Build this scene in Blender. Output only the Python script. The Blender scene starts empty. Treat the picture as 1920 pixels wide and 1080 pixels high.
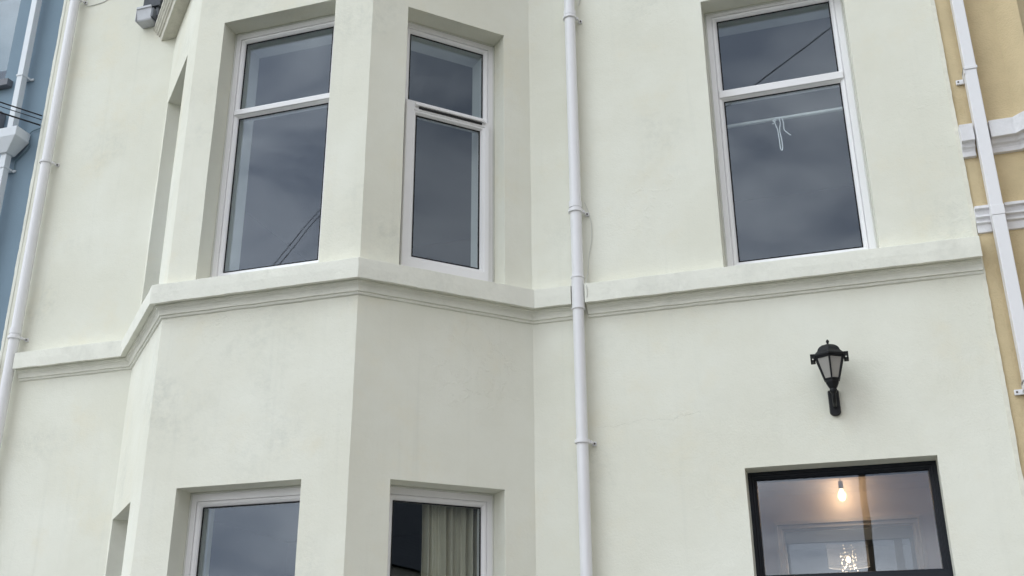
import bpy, bmesh, math, random
from mathutils import Vector, Matrix, noise
R = math.radians
random.seed(7)
S2 = math.sqrt(0.5)
sc = bpy.context.scene
C = sc.collection

# ------------------------------------------------------------------ camera
cam = bpy.data.cameras.new('camera')
co = bpy.data.objects.new('camera', cam)
C.objects.link(co)
cam.sensor_width = 36.0
cam.lens = 36.0 * 1976.3 / 1920.0
cam.clip_start = 0.05
cam.clip_end = 2000
right = Vector((0.95310929, 0.30257245, -0.00570924))
up = Vector((0.11694648, -0.35085258, 0.92909956))
fwd = Vector((-0.27911683, 0.88620109, 0.36978563))
m = Matrix.Identity(4)
for i in range(3):
    m[i][0] = right[i]; m[i][1] = up[i]; m[i][2] = -fwd[i]
m[0][3], m[1][3], m[2][3] = 0.0, -6.6, 1.6
co.matrix_world = m
sc.camera = co

# ------------------------------------------------------------------ sky, sun, exposure
SUN_EL, SUN_AZ = R(48), R(222)      # azimuth clockwise from +Y: the light comes over the left shoulder
w = bpy.data.worlds.new('World')
sc.world = w
w.use_nodes = True
nt = w.node_tree
nt.nodes.clear()
N = nt.nodes.new
L = nt.links.new
out = N('ShaderNodeOutputWorld'); bg = N('ShaderNodeBackground')
sky = N('ShaderNodeTexSky'); sky.sky_type = 'NISHITA'; sky.sun_disc = False
sky.sun_elevation = SUN_EL; sky.sun_rotation = SUN_AZ
tc = N('ShaderNodeTexCoord')
mp = N('ShaderNodeMapping'); mp.inputs['Scale'].default_value = (1.0, 1.0, 2.6)
mp.inputs['Location'].default_value = (0.35, 0.1, 0.2)
n1 = N('ShaderNodeTexNoise'); n1.inputs['Scale'].default_value = 4.2; n1.inputs['Detail'].default_value = 6
n1.inputs['Roughness'].default_value = 0.52; n1.inputs['Distortion'].default_value = 0.5
cr = N('ShaderNodeValToRGB')
cr.color_ramp.elements[0].position = 0.38; cr.color_ramp.elements[0].color = (0.54, 0.58, 0.67, 1)
cr.color_ramp.elements[1].position = 0.65; cr.color_ramp.elements[1].color = (1.34, 1.34, 1.35, 1)
gain = N('ShaderNodeVectorMath'); gain.operation = 'SCALE'; gain.inputs['Scale'].default_value = 14.2
mx = N('ShaderNodeMix'); mx.data_type = 'RGBA'; mx.inputs['Factor'].default_value = 0.9
L(tc.outputs['Generated'], mp.inputs['Vector']); L(mp.outputs['Vector'], n1.inputs['Vector'])
L(n1.outputs['Fac'], cr.inputs['Fac']); L(cr.outputs['Color'], gain.inputs[0])
dt = N('ShaderNodeVectorMath'); dt.operation = 'DOT_PRODUCT'; dt.inputs[1].default_value = (-0.44, 0.0, -0.42)   # heavier cloud to the right and overhead
ad = N('ShaderNodeMath'); ad.operation = 'MULTIPLY_ADD'; ad.inputs[1].default_value = 1.0; ad.inputs[2].default_value = 1.17
g2 = N('ShaderNodeMath'); g2.operation = 'MULTIPLY'; g2.inputs[1].default_value = 14.2
L(tc.outputs['Generated'], dt.inputs[0]); L(dt.outputs['Value'], ad.inputs[0]); L(ad.outputs[0], g2.inputs[0]); L(g2.outputs[0], gain.inputs['Scale'])
L(sky.outputs['Color'], mx.inputs['A']); L(gain.outputs['Vector'], mx.inputs['B'])
L(mx.outputs['Result'], bg.inputs['Color']); bg.inputs['Strength'].default_value = 0.10
L(bg.outputs['Background'], out.inputs['Surface'])

sl = bpy.data.lights.new('sun', 'SUN'); sl.energy = 0.6; sl.angle = R(30); sl.color = (0.76, 0.93, 1.0)
so = bpy.data.objects.new('sun', sl); C.objects.link(so)
sd = Vector((math.sin(SUN_AZ) * math.cos(SUN_EL), math.cos(SUN_AZ) * math.cos(SUN_EL), math.sin(SUN_EL)))
so.rotation_euler = sd.to_track_quat('Z', 'Y').to_euler()
so.location = sd * 30

sc.view_settings.view_transform = 'Standard'
sc.view_settings.look = 'None'
sc.view_settings.exposure = 0.37
sc.view_settings.gamma = 1.0
sc.render.engine = 'CYCLES'
sc.cycles.max_bounces = 10
sc.cycles.diffuse_bounces = 5
sc.cycles.glossy_bounces = 5
sc.cycles.transparent_max_bounces = 16
sc.cycles.use_denoising = True
sc.cycles.sample_clamp_indirect = 4

# ------------------------------------------------------------------ materials
def mat(name):
    m = bpy.data.materials.new(name); m.use_nodes = True
    n = m.node_tree
    return m, n, n.nodes['Principled BSDF']

def paint(name, col, rough=0.6, var=0.06, scale=3.0, bump=0.0, bscale=60.0, spec=0.3, dirt=None, dirt_amt=0.0, fine=0.0):
    """painted surface: slow tone variation, fine speckle, optional dirt blotches and bump"""
    m, n, b = mat(name)
    A = n.nodes.new; K = n.links.new
    b.inputs['Roughness'].default_value = rough
    b.inputs['Specular IOR Level'].default_value = spec
    t = A('ShaderNodeTexCoord')
    no = A('ShaderNodeTexNoise'); no.inputs['Scale'].default_value = scale; no.inputs['Detail'].default_value = 6; no.inputs['Roughness'].default_value = .62
    K(t.outputs['Object'], no.inputs['Vector'])
    r = A('ShaderNodeValToRGB')
    r.color_ramp.elements[0].position = .3; r.color_ramp.elements[1].position = .7
    r.color_ramp.elements[0].color = (*[c * (1 - var) for c in col], 1)
    r.color_ramp.elements[1].color = (*[min(1, c * (1 + var)) for c in col], 1)
    K(no.outputs['Fac'], r.inputs['Fac'])
    last = r.outputs['Color']
    if dirt:
        n2 = A('ShaderNodeTexNoise'); n2.inputs['Scale'].default_value = scale * .55; n2.inputs['Detail'].default_value = 9; n2.inputs['Roughness'].default_value = .72
        mp = A('ShaderNodeMapping'); mp.inputs['Location'].default_value = (3.3, 7.1, 1.9); mp.inputs['Scale'].default_value = (1, 1, .8)
        K(t.outputs['Object'], mp.inputs['Vector']); K(mp.outputs['Vector'], n2.inputs['Vector'])
        mr = A('ShaderNodeMapRange'); mr.inputs['From Min'].default_value = .52; mr.inputs['From Max'].default_value = .76
        mr.inputs['To Max'].default_value = dirt_amt
        K(n2.outputs['Fac'], mr.inputs['Value'])
        x = A('ShaderNodeMix'); x.data_type = 'RGBA'
        K(mr.outputs['Result'], x.inputs['Factor']); K(last, x.inputs['A']); x.inputs['B'].default_value = (*dirt, 1)
        last = x.outputs['Result']
    K(last, b.inputs['Base Color'])
    if bump or fine:
        nb = A('ShaderNodeTexNoise'); nb.inputs['Scale'].default_value = bscale; nb.inputs['Detail'].default_value = 4
        K(t.outputs['Object'], nb.inputs['Vector'])
        bp = A('ShaderNodeBump'); bp.inputs['Strength'].default_value = bump; bp.inputs['Distance'].default_value = .004
        K(nb.outputs['Fac'], bp.inputs['Height']); K(bp.outputs['Normal'], b.inputs['Normal'])
    return m

def wall_material(name, col, side=1.0):
    """old painted render: soft mottling, trowel waves, pitted grain, a few grey-green algae blotches, hairline cracks"""
    m, n, b = mat(name)
    A = n.nodes.new; K = n.links.new
    b.inputs['Roughness'].default_value = .82
    b.inputs['Specular IOR Level'].default_value = .2
    t = A('ShaderNodeTexCoord'); P = t.outputs['Object']
    def nz(scale, detail=4, rough=.55, loc=(0, 0, 0), sc3=(1, 1, 1), dist=0):
        mp = A('ShaderNodeMapping'); mp.inputs['Location'].default_value = loc; mp.inputs['Scale'].default_value = sc3
        q = A('ShaderNodeTexNoise'); q.inputs['Scale'].default_value = scale; q.inputs['Detail'].default_value = detail
        q.inputs['Roughness'].default_value = rough; q.inputs['Distortion'].default_value = dist
        K(P, mp.inputs['Vector']); K(mp.outputs['Vector'], q.inputs['Vector'])
        return q.outputs['Fac']
    def mrange(v, a, bb, lo=0., hi=1.):
        q = A('ShaderNodeMapRange'); q.interpolation_type = 'SMOOTHSTEP'
        q.inputs['From Min'].default_value = a; q.inputs['From Max'].default_value = bb
        q.inputs['To Min'].default_value = lo; q.inputs['To Max'].default_value = hi
        K(v, q.inputs['Value']); return q.outputs['Result']
    def math_(op, a, bb=None):
        q = A('ShaderNodeMath'); q.operation = op
        for i, v in enumerate((a, bb)):
            if v is None: continue
            if isinstance(v, (int, float)): q.inputs[i].default_value = v
            else: K(v, q.inputs[i])
        return q.outputs[0]
    def mixc(f, a, bb):
        q = A('ShaderNodeMix'); q.data_type = 'RGBA'
        K(f, q.inputs['Factor'])
        if isinstance(a, tuple): q.inputs['A'].default_value = (*a, 1)
        else: K(a, q.inputs['A'])
        q.inputs['B'].default_value = (*bb, 1)
        return q.outputs['Result']
    base = mixc(mrange(nz(.9, 5, .6), .35, .68), tuple(c * .95 for c in col), (col[0] * 1.02, col[1] * 1.03, col[2] * 1.06))
    # paler rubbed patches and warmer old paint showing
    base = mixc(mrange(nz(2.3, 7, .68, (4, 2, 9)), .50, .80, 0, .50), base, (col[0] * .985, col[1] * .93, col[2] * .84))
    # algae / soot smudges: broken blotches with a grain
    blot = math_('MULTIPLY', mrange(nz(1.5, 3, .5, (18.2, 4.5, 12.2)), .53, .74), mrange(nz(16, 6, .7), .36, .70))
    base = mixc(math_('MULTIPLY', blot, .20 * side), base, (.30, .33, .30))
    # faint vertical rain streaks
    streak = mrange(nz(5, 4, .6, (1, 1, 1), (2.6, 2.6, .10)), .55, .8, 0, .11)
    base = mixc(streak, base, (.45, .47, .42))
    # hairline cracks in the right-hand panel
    sx = A('ShaderNodeSeparateXYZ'); K(P, sx.inputs[0])
    crk = None
    for (x0, x1, z0, sl) in ((-1.50, -.82, 3.30, .03),):
        zz = math_('ADD', math_('MULTIPLY', math_('SUBTRACT', nz(5.5, 6, .7, (z0, x0, 0)), .5), .16), z0)
        zz = math_('ADD', zz, math_('MULTIPLY', math_('SUBTRACT', sx.outputs['X'], x0), sl))
        d = math_('ABSOLUTE', math_('SUBTRACT', sx.outputs['Z'], zz))
        f = mrange(d, .0012, .0042, 1, 0)
        f = math_('MULTIPLY', f, math_('MULTIPLY', math_('GREATER_THAN', sx.outputs['X'], x0), math_('LESS_THAN', sx.outputs['X'], x1)))
        f = math_('MULTIPLY', f, math_('LESS_THAN', sx.outputs['Y'], .05))
        f = math_('MULTIPLY', f, math_('GREATER_THAN', sx.outputs['Y'], -.05))
        crk = f if crk is None else math_('MAXIMUM', crk, f)
    base = mixc(math_('MULTIPLY', crk, .09), base, (.25, .25, .22))
    chip = math_('MULTIPLY', mrange(sx.outputs['X'], .950, .962), mrange(nz(26, 4, .6, (1, 1, 7)), .60, .64))
    base = mixc(math_('MULTIPLY', chip, .75 if name == 'cream_render' else 0.), base, (.17, .165, .15))
    K(base, b.inputs['Base Color'])
    # relief
    flake = mrange(nz(13, 5, .6, (5, 5, 5), (1, 1, 1), .6), .54, .60)
    flmask = mrange(nz(1.1, 3, .5, (2.4, 0, 6.6)), .62, .74)
    edge = math_('MULTIPLY', mrange(sx.outputs['X'], .55, .95), mrange(nz(2.1, 2, .5, (3, 1, 4)), .46, .60))
    vd = A('ShaderNodeVectorMath'); vd.operation = 'DISTANCE'; K(P, vd.inputs[0]); vd.inputs[1].default_value = (-2.23, -.30, 3.70)
    patch = math_('MULTIPLY', mrange(vd.outputs['Value'], .18, .50, 1, 0), 1.6 if name == 'cream_render' else 0.)
    fl = math_('MULTIPLY', flake, math_('MAXIMUM', math_('MAXIMUM', flmask, edge), patch))
    h = math_('ADD', math_('MULTIPLY', nz(9, 3), 1.1), math_('MULTIPLY', nz(75, 5, .7), .60))
    h = math_('ADD', h, math_('MULTIPLY', fl, .34))
    h = math_('SUBTRACT', h, math_('MULTIPLY', crk, .25))
    bp = A('ShaderNodeBump'); bp.inputs['Strength'].default_value = .55; bp.inputs['Distance'].default_value = .006
    K(h, bp.inputs['Height']); K(bp.outputs['Normal'], b.inputs['Normal'])
    return m

M = {}
CREAM = (.762, .752, .646)
M['cream'] = wall_material('cream_render', CREAM)
M['cream_trim'] = paint('cream_trim_paint', (.764, .760, .678), .7, .035, 5, .55, 45, .25, (.33, .34, .30), .32)
M['blue'] = paint('blue_render', (.19, .265, .33), .75, .04, 2.5, .35, 90)
M['yellow'] = paint('ochre_render', (.585, .475, .295), .85, .07, 6, .95, 85, .2, (.36, .26, .13), .35)
M['upvc'] = paint('white_window_plastic', (.80, .79, .795), .32, .015, 4, 0, 50, .5, (.45, .46, .42), .10)
M['pipe'] = paint('white_pipe_plastic', (.765, .76, .775), .35, .02, 3, .05, 20, .5, (.35, .37, .33), .14)
M['pipe_blue'] = paint('pale_blue_pipe_plastic', (.66, .70, .74), .4, .02, 3, .05, 20, .5, (.35, .37, .33), .15)
M['white_trim'] = paint('white_trim_paint', (.72, .71, .72), .6, .05, 8, .5, 50, .3, (.28, .28, .26), .5)
M['black_frame'] = paint('black_frame_paint', (.007, .009, .014), .45, .1, 8, .2, 60, .25)
M['black_metal'] = paint('black_cast_metal', (.007, .008, .010), .5, .15, 20, .3, 120, .3)
M['gasket'] = paint('black_rubber', (.012, .012, .014), .7)
M['slate'] = paint('dark_slate', (.055, .060, .070), .6, .3, 7, .5, 30)
M['lead'] = paint('grey_lead', (.16, .17, .19), .55, .2, 9, .3, 40)
M['gutter_grey'] = paint('grimy_gutter_plastic', (.50, .51, .54), .45, .08, 8, .2, 40, .4, (.12, .12, .12), .5)
M['mould_stone'] = paint('weathered_cream_stone', (.62, .60, .52), .8, .1, 10, .7, 50, .2, (.22, .22, .19), .5)
M['cable'] = paint('black_cable', (.014, .014, .016), .5)
M['cable_white'] = paint('white_cable', (.62, .62, .58), .5)
M['cable_grey'] = paint('dusty_blue_cable', (.10, .16, .19), .6)
M['lining'] = paint('white_reveal_lining', (.70, .71, .70), .6, .02)
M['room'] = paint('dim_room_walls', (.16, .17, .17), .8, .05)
M['room_ceiling'] = paint('room_ceiling', (.30, .32, .32), .8, .03)
M['hall'] = paint('pink_cream_hall_paint', (.80, .75, .745), .7, .04)
M['hall_white'] = paint('white_gloss_joinery', (.74, .72, .70), .35, .02)
M['back_room'] = paint('blue_grey_room', (.36, .42, .47), .8, .05)
M['curtain'] = paint('cream_curtain_cloth', (.60, .55, .44), .9, .05, 12, .3, 200)
M['cord'] = paint('white_cord', (.85, .86, .88), .6)
M['asphalt'] = paint('asphalt', (.05, .05, .052), .9, .15, 4, .6, 120)
M['paving'] = paint('concrete_paving', (.32, .31, .29), .85, .12, 3, .4, 60)
M['grass'] = paint('grass_ground', (.07, .10, .045), .95, .25, 2, .6, 40)
M['wood_pole'] = paint('creosoted_pole', (.075, .05, .032), .8, .2, 9, .5, 30)
M['row_wall'] = paint('tan_row_wall', (.50, .42, .32), .85, .08, 1.5, .4, 60)
M['silicone'] = paint('pale_sealant', (.62, .62, .58), .6)
M['screw'] = paint('rusty_screw', (.10, .085, .07), .6)
M['socket'] = paint('lamp_holder_white', (.78, .78, .78), .4)

def glass(name, tint=(.93, .96, .96), ior=1.60, wav=.0):
    m, n, b = mat(name)
    n.nodes.remove(b)
    A = n.nodes.new; K = n.links.new
    o = n.nodes['Material Output']
    fr = A('ShaderNodeFresnel')
    ge = A('ShaderNodeNewGeometry'); im = A('ShaderNodeMix')       # same reflectance from either side: the pane does not bend light
    im.inputs['A'].default_value = ior; im.inputs['B'].default_value = 1 / ior
    K(ge.outputs['Backfacing'], im.inputs['Factor']); K(im.outputs['Result'], fr.inputs['IOR'])
    tr = A('ShaderNodeBsdfTransparent'); tr.inputs['Color'].default_value = (*tint, 1)
    gl = A('ShaderNodeBsdfGlossy'); gl.inputs['Roughness'].default_value = 0.0
    gl.inputs['Color'].default_value = (.80, .88, 1, 1)
    mixs = A('ShaderNodeMixShader')
    t = A('ShaderNodeTexCoord'); q = A('ShaderNodeTexNoise'); q.inputs['Scale'].default_value = 2.5; q.inputs['Detail'].default_value = 1
    K(t.outputs['Object'], q.inputs['Vector'])
    bp = A('ShaderNodeBump'); bp.inputs['Strength'].default_value = .12; bp.inputs['Distance'].default_value = .004
    K(q.outputs['Fac'], bp.inputs['Height']); K(bp.outputs['Normal'], gl.inputs['Normal'])
    K(fr.outputs['Fac'], mixs.inputs['Fac']); K(tr.outputs['BSDF'], mixs.inputs[1]); K(gl.outputs['BSDF'], mixs.inputs[2])
    K(mixs.outputs['Shader'], o.inputs['Surface'])
    return m
M['glass'] = glass('double_glazing')
M['glass_single'] = glass('clear_glass', (.97, .97, .96), 1.5)
m_, n_, b_ = mat('frosted_lantern_glass')
b_.inputs['Base Color'].default_value = (.62, .60, .56, 1); b_.inputs['Roughness'].default_value = .25
b_.inputs['Transmission Weight'].default_value = .55
M['lantern_glass'] = m_
m_, n_, b_ = mat('glowing_crystal_glass')
b_.inputs['Base Color'].default_value = (.95, .93, .88, 1); b_.inputs['Roughness'].default_value = .05
b_.inputs['Emission Color'].default_value = (1, .72, .38, 1); b_.inputs['Emission Strength'].default_value = 1.0  # emission puts the sparkle of the lamplight into the crystals themselves
M['crystal'] = m_
def emit(name, col, st):
    m, n, b = mat(name)
    b.inputs['Base Color'].default_value = (.9, .85, .75, 1)
    b.inputs['Emission Color'].default_value = (*col, 1); b.inputs['Emission Strength'].default_value = st
    return m
M['filament'] = emit('glowing_filament', (1, .62, .26), 60)
m_, n_, b_ = mat('lit_bulb_glass')
lw_ = n_.nodes.new('ShaderNodeLayerWeight'); lw_.inputs['Blend'].default_value = .5
ra_ = n_.nodes.new('ShaderNodeValToRGB')
ra_.color_ramp.elements[0].position = 0; ra_.color_ramp.elements[0].color = (1, 1, 1, 1)
ra_.color_ramp.elements[1].position = .75; ra_.color_ramp.elements[1].color = (.12, .12, .12, 1)
ml_ = n_.nodes.new('ShaderNodeMath'); ml_.operation = 'MULTIPLY'; ml_.inputs[1].default_value = 1.1
n_.links.new(lw_.outputs['Facing'], ra_.inputs['Fac']); n_.links.new(ra_.outputs['Color'], ml_.inputs[0]); n_.links.new(ml_.outputs[0], b_.inputs['Emission Strength'])
b_.inputs['Emission Color'].default_value = (1, .60, .26, 1); b_.inputs['Base Color'].default_value = (.9, .8, .65, 1); b_.inputs['Alpha'].default_value = .30
M['bulb_glow'] = m_
m_, n_, b_ = mat('sheer_organza_shade')
b_.inputs['Base Color'].default_value = (.7, .68, .66, 1); b_.inputs['Alpha'].default_value = .16; b_.inputs['Roughness'].default_value = .5
M['sheer'] = m_

# ------------------------------------------------------------------ object helpers
OFF = {}
def empty(name, loc, label, cat, group=None):
    o = bpy.data.objects.new(name, None); C.objects.link(o)
    o.location = loc; o['label'] = label; o['category'] = cat
    o.empty_display_size = .2
    if group: o['group'] = group
    OFF[o.name] = Vector(loc)
    return o

class MB:
    def __init__(s): s.v = []; s.f = []
    def add(s, vs, fs):
        k = len(s.v); s.v += [Vector(v) for v in vs]; s.f += [tuple(i + k for i in f) for f in fs]
        return s
    def box(s, x0, x1, y0, y1, z0, z1):
        x0, x1 = sorted((x0, x1)); y0, y1 = sorted((y0, y1)); z0, z1 = sorted((z0, z1))
        return s.add([(x0, y0, z0), (x1, y0, z0), (x1, y1, z0), (x0, y1, z0), (x0, y0, z1), (x1, y0, z1), (x1, y1, z1), (x0, y1, z1)],
                     [(0, 3, 2, 1), (4, 5, 6, 7), (0, 1, 5, 4), (1, 2, 6, 5), (2, 3, 7, 6), (3, 0, 4, 7)])
    def tube(s, pts, r, n=12, cap=True):
        pts = [Vector(p) for p in pts]
        rr = r if isinstance(r, (list, tuple)) else [r] * len(pts)
        T = []
        for i in range(len(pts)):
            a = pts[max(0, i - 1)]; b = pts[min(len(pts) - 1, i + 1)]
            T.append((b - a).normalized())
        ref = Vector((0, 0, 1)) if abs(T[0].z) < .9 else Vector((1, 0, 0))
        u = T[0].cross(ref).normalized(); vs = []
        for i, p in enumerate(pts):
            u = (u - T[i] * u.dot(T[i])).normalized(); v = T[i].cross(u)
            for k in range(n):
                a = 2 * math.pi * k / n
                vs.append(p + (u * math.cos(a) + v * math.sin(a)) * rr[i])
        fs = []
        for i in range(len(pts) - 1):
            for k in range(n):
                a = i * n + k; b = i * n + (k + 1) % n
                fs.append((a, b, b + n, a + n))
        if cap:
            fs.append(tuple(reversed(range(n)))); fs.append(tuple(range((len(pts) - 1) * n, len(pts) * n)))
        return s.add(vs, fs)
    def lathe(s, prof, cx, cy, n=24, rot=0.):
        vs = []; fs = []
        for (r, z) in prof:
            for k in range(n):
                a = 2 * math.pi * k / n + rot
                vs.append((cx + r * math.cos(a), cy + r * math.sin(a), z))
        for i in range(len(prof) - 1):
            for k in range(n):
                a = i * n + k; b = i * n + (k + 1) % n
                fs.append((a, b, b + n, a + n))
        fs.append(tuple(reversed(range(n)))); fs.append(tuple(range((len(prof) - 1) * n, len(prof) * n)))
        return s.add(vs, fs)
    def prism(s, poly, f0, f1):
        """poly: list of 2-D points; f0, f1 map a 2-D point to the two end positions"""
        n = len(poly)
        vs = [f0(*p) for p in poly] + [f1(*p) for p in poly]
        fs = [(i, (i + 1) % n, (i + 1) % n + n, i + n) for i in range(n)]
        fs += [tuple(reversed(range(n))), tuple(range(n, 2 * n))]
        return s.add(vs, fs)
    def build(s, name, material, parent=None, smooth=False, bevel=0., seg=2, xf=None, label=None, kind=None, recalc=True):
        me = bpy.data.meshes.new(name)
        vs = [xf @ v for v in s.v] if xf else s.v
        me.from_pydata([tuple(v) for v in vs], [], s.f)
        me.validate()
        if recalc:
            b = bmesh.new(); b.from_mesh(me); bmesh.ops.recalc_face_normals(b, faces=b.faces); b.to_mesh(me); b.free()
        me.materials.append(M[material] if isinstance(material, str) else material)
        o = bpy.data.objects.new(name, me); C.objects.link(o)
        if smooth:
            me.polygons.foreach_set('use_smooth', [True] * len(me.polygons)); me.set_sharp_from_angle(angle=R(42))
        if bevel:
            md = o.modifiers.new('bevel', 'BEVEL'); md.width = bevel; md.segments = seg; md.limit_method = 'ANGLE'; md.angle_limit = R(30)
        if parent is not None:
            o.parent = parent
            if parent.type == 'EMPTY': o.matrix_parent_inverse = Matrix.Translation(-OFF[parent.name])
        if label: o['label'] = label
        if kind: o['kind'] = kind
        return o

def thing(o, label, cat, group=None):
    o['label'] = label; o['category'] = cat
    if group: o['group'] = group
    return o

# ------------------------------------------------------------------ wall planes of the bay-fronted facade
W0, W1, W2, W3, W4, W5 = (-6.490, 0), (-5.190, 0), (-4.286, -.9), (-2.830, -.9), (-1.930, 0), (.968, 0)
def frame(p, ang):
    """local x along the wall, local y into the wall, local z up"""
    return Matrix.Translation((p[0], p[1], 0)) @ Matrix.Rotation(ang, 4, 'Z')
F_LC = frame(W1, -math.atan2(.9, W2[0] - W1[0])); F_FR = frame(W2, 0); F_RC = frame(W3, R(45)); F_FA = frame(W4, 0)
def seglen(a, b): return math.hypot(b[0] - a[0], b[1] - a[1])

# holes: segment index -> (t0, t1, z0, z1)
LCU = (.07, .87, 4.300, 6.430); LCL = (.07, .87, .90, 2.895)
FRU = (.228, 1.155, 4.300, 6.420); FRL = (.262, 1.140, .90, 2.897)
RCU = (.272, 1.055, 4.300, 6.375); RCL = (.268, 1.053, .90, 2.900)
FAU = (1.930 - .600, 1.930 + .392, 4.300, 6.450)
FAD = (1.930 - .576, 1.930 + .538, .02, 2.966)
SEGS = [(W0, W1, []), (W1, W2, [LCU, LCL]), (W2, W3, [FRU, FRL]), (W3, W4, [RCU, RCL]), (W4, W5, [FAU, FAD])]
ZTOP = 8.3

def cuts(lo, hi, marks, step):
    ms = sorted(set([lo, hi] + [round(x, 5) for x in marks if lo < x < hi])); o = [ms[0]]
    for a, b in zip(ms, ms[1:]):
        k = max(1, round((b - a) / step))
        o += [a + (b - a) * i / k for i in range(1, k + 1)]
    return o

def wall_skin(segs, zlo, zhi, depth, amp, step=.06, ends=(.45, .45)):
    bm = bmesh.new(); cache = {}
    def V(x, y, z):
        k = (round(x, 4), round(y, 4), round(z, 4))
        if k not in cache: cache[k] = bm.verts.new((x, y, z))
        return cache[k]
    zm = [h[i] for s in segs for h in s[2] for i in (2, 3)]
    zs = cuts(zlo, zhi, zm, step)
    for (a, b, holes) in segs:
        Ls = seglen(a, b); dx, dy = (b[0] - a[0]) / Ls, (b[1] - a[1]) / Ls; ix, iy = -dy, dx   # into the wall
        ts = cuts(0, Ls, [h[i] for h in holes for i in (0, 1)], step)
        def P(t, z, d=0): return V(a[0] + dx * t + ix * d, a[1] + dy * t + iy * d, z)
        for i in range(len(ts) - 1):
            for j in range(len(zs) - 1):
                tm, z_ = (ts[i] + ts[i + 1]) / 2, (zs[j] + zs[j + 1]) / 2
                if any(h[0] < tm < h[1] and h[2] < z_ < h[3] for h in holes): continue
                bm.faces.new((P(ts[i], zs[j]), P(ts[i + 1], zs[j]), P(ts[i + 1], zs[j + 1]), P(ts[i], zs[j + 1])))
        for h in holes:
            hz = [z for z in zs if h[2] - 1e-6 <= z <= h[3] + 1e-6]; ht = [t for t in ts if h[0] - 1e-6 <= t <= h[1] + 1e-6]
            for z0, z1 in zip(hz, hz[1:]):
                bm.faces.new((P(h[0], z0), P(h[0], z1), P(h[0], z1, depth), P(h[0], z0, depth)))
                bm.faces.new((P(h[1], z1), P(h[1], z0), P(h[1], z0, depth), P(h[1], z1, depth)))
            for t0, t1 in zip(ht, ht[1:]):
                bm.faces.new((P(t1, h[3]), P(t1, h[3], depth), P(t0, h[3], depth), P(t0, h[3])))
                bm.faces.new((P(t0, h[2]), P(t0, h[2], depth), P(t1, h[2], depth), P(t1, h[2])))
    for e, (p, q) in zip(ends, ((segs[0][0], segs[0][1]), (segs[-1][1], segs[-1][0]))):
        if e:
            for z0, z1 in zip(zs, zs[1:]):
                vs = [V(p[0], p[1], z0), V(p[0], p[1], z1), V(p[0], p[1] + e, z1), V(p[0], p[1] + e, z0)]
                bm.faces.new(vs)
    bmesh.ops.recalc_face_normals(bm, faces=bm.faces)
    bm.normal_update()
    for v in bm.verts:
        c = v.co
        n = noise.noise_vector(Vector((c.x * 2.3, c.y * 2.3, c.z * 2.3))) * amp + noise.noise_vector(c * 9) * amp * .35
        v.co = c + Vector((n.x, n.y, n.z * .6))
    return bm

def bm_object(bm, name, material, parent, bevel=.007):
    me = bpy.data.meshes.new(name); bm.to_mesh(me); bm.free()
    me.materials.append(M[material]); o = bpy.data.objects.new(name, me); C.objects.link(o)
    me.polygons.foreach_set('use_smooth', [True] * len(me.polygons))
    md = o.modifiers.new('bevel', 'BEVEL'); md.width = bevel; md.segments = 2; md.limit_method = 'ANGLE'; md.angle_limit = R(30); md.harden_normals = True
    if parent is not None:
        o.parent = parent; o.matrix_parent_inverse = Matrix.Translation(-OFF[parent.name])
    return o

def sweep(path, prof, step=.04, amp=.0015, seed=0., cap=True):
    """moulding swept along a plan path; prof = (outward, z); outward is to the right of travel"""
    P = [Vector((p[0], p[1])) for p in path]; pts = []
    for i, p in enumerate(P):
        d0 = (P[i] - P[i - 1]).normalized() if i else None
        d1 = (P[i + 1] - P[i]).normalized() if i < len(P) - 1 else None
        nrm = lambda d: Vector((d.y, -d.x))
        if d0 is None: mt = nrm(d1)
        elif d1 is None: mt = nrm(d0)
        else:
            a, b = nrm(d0), nrm(d1); mt = (a + b) / (1 + a.dot(b))
        pts.append((p, mt))
    st = []
    for (p, a), (q, b) in zip(pts, pts[1:]):
        k = max(1, round((q - p).length / step))
        st += [(p.lerp(q, i / k), a.lerp(b, i / k)) for i in range(k)]
    # the outward vector is constant along a run: rebuild it so only the mitres differ
    st = []
    for i in range(len(P) - 1):
        (p, a), (q, b) = pts[i], pts[i + 1]; Ls = (q - p).length; k = max(1, round(Ls / step))
        for j in range(k + (1 if i == len(P) - 2 else 0)): st.append((i, j / k))
    vs = []; n = len(prof)
    for (i, f) in st:
        (p, a), (q, b) = pts[i], pts[i + 1]
        for (o, z) in prof:
            x = (p + a * o).lerp(q + b * o, f)
            v = Vector((x.x, x.y, z))
            if o > .001:
                nn = noise.noise_vector(Vector((v.x * 6 + seed, v.y * 6, z * 14))) * amp + noise.noise_vector(Vector((v.x * 25, v.y * 25 + seed, z * 40))) * amp * .8
                v += nn
            vs.append(v)
    fs = []
    for i in range(len(st) - 1):
        for k in range(n - 1): fs.append((i * n + k, i * n + k + 1, (i + 1) * n + k + 1, (i + 1) * n + k))
    if cap: fs += [tuple(range(n)), tuple(reversed(range((len(st) - 1) * n, len(st) * n)))]
    return MB().add(vs, fs)

def ring(mb, prof, x0, x1, z0, z1):
    """mitred rectangular frame; prof = (inset from the outer edge, depth) open chain"""
    n = len(prof); vs = []
    for (sx, sz, X, Z) in ((1, 1, x0, z0), (-1, 1, x1, z0), (-1, -1, x1, z1), (1, -1, x0, z1)):
        for (u, d) in prof: vs.append((X + sx * u, d, Z + sz * u))
    fs = []
    for c in range(4):
        for k in range(n - 1):
            a = c * n + k; b = ((c + 1) % 4) * n + k
            fs.append((a, b, b + 1, a + 1))
    return mb.add(vs, fs)

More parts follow.
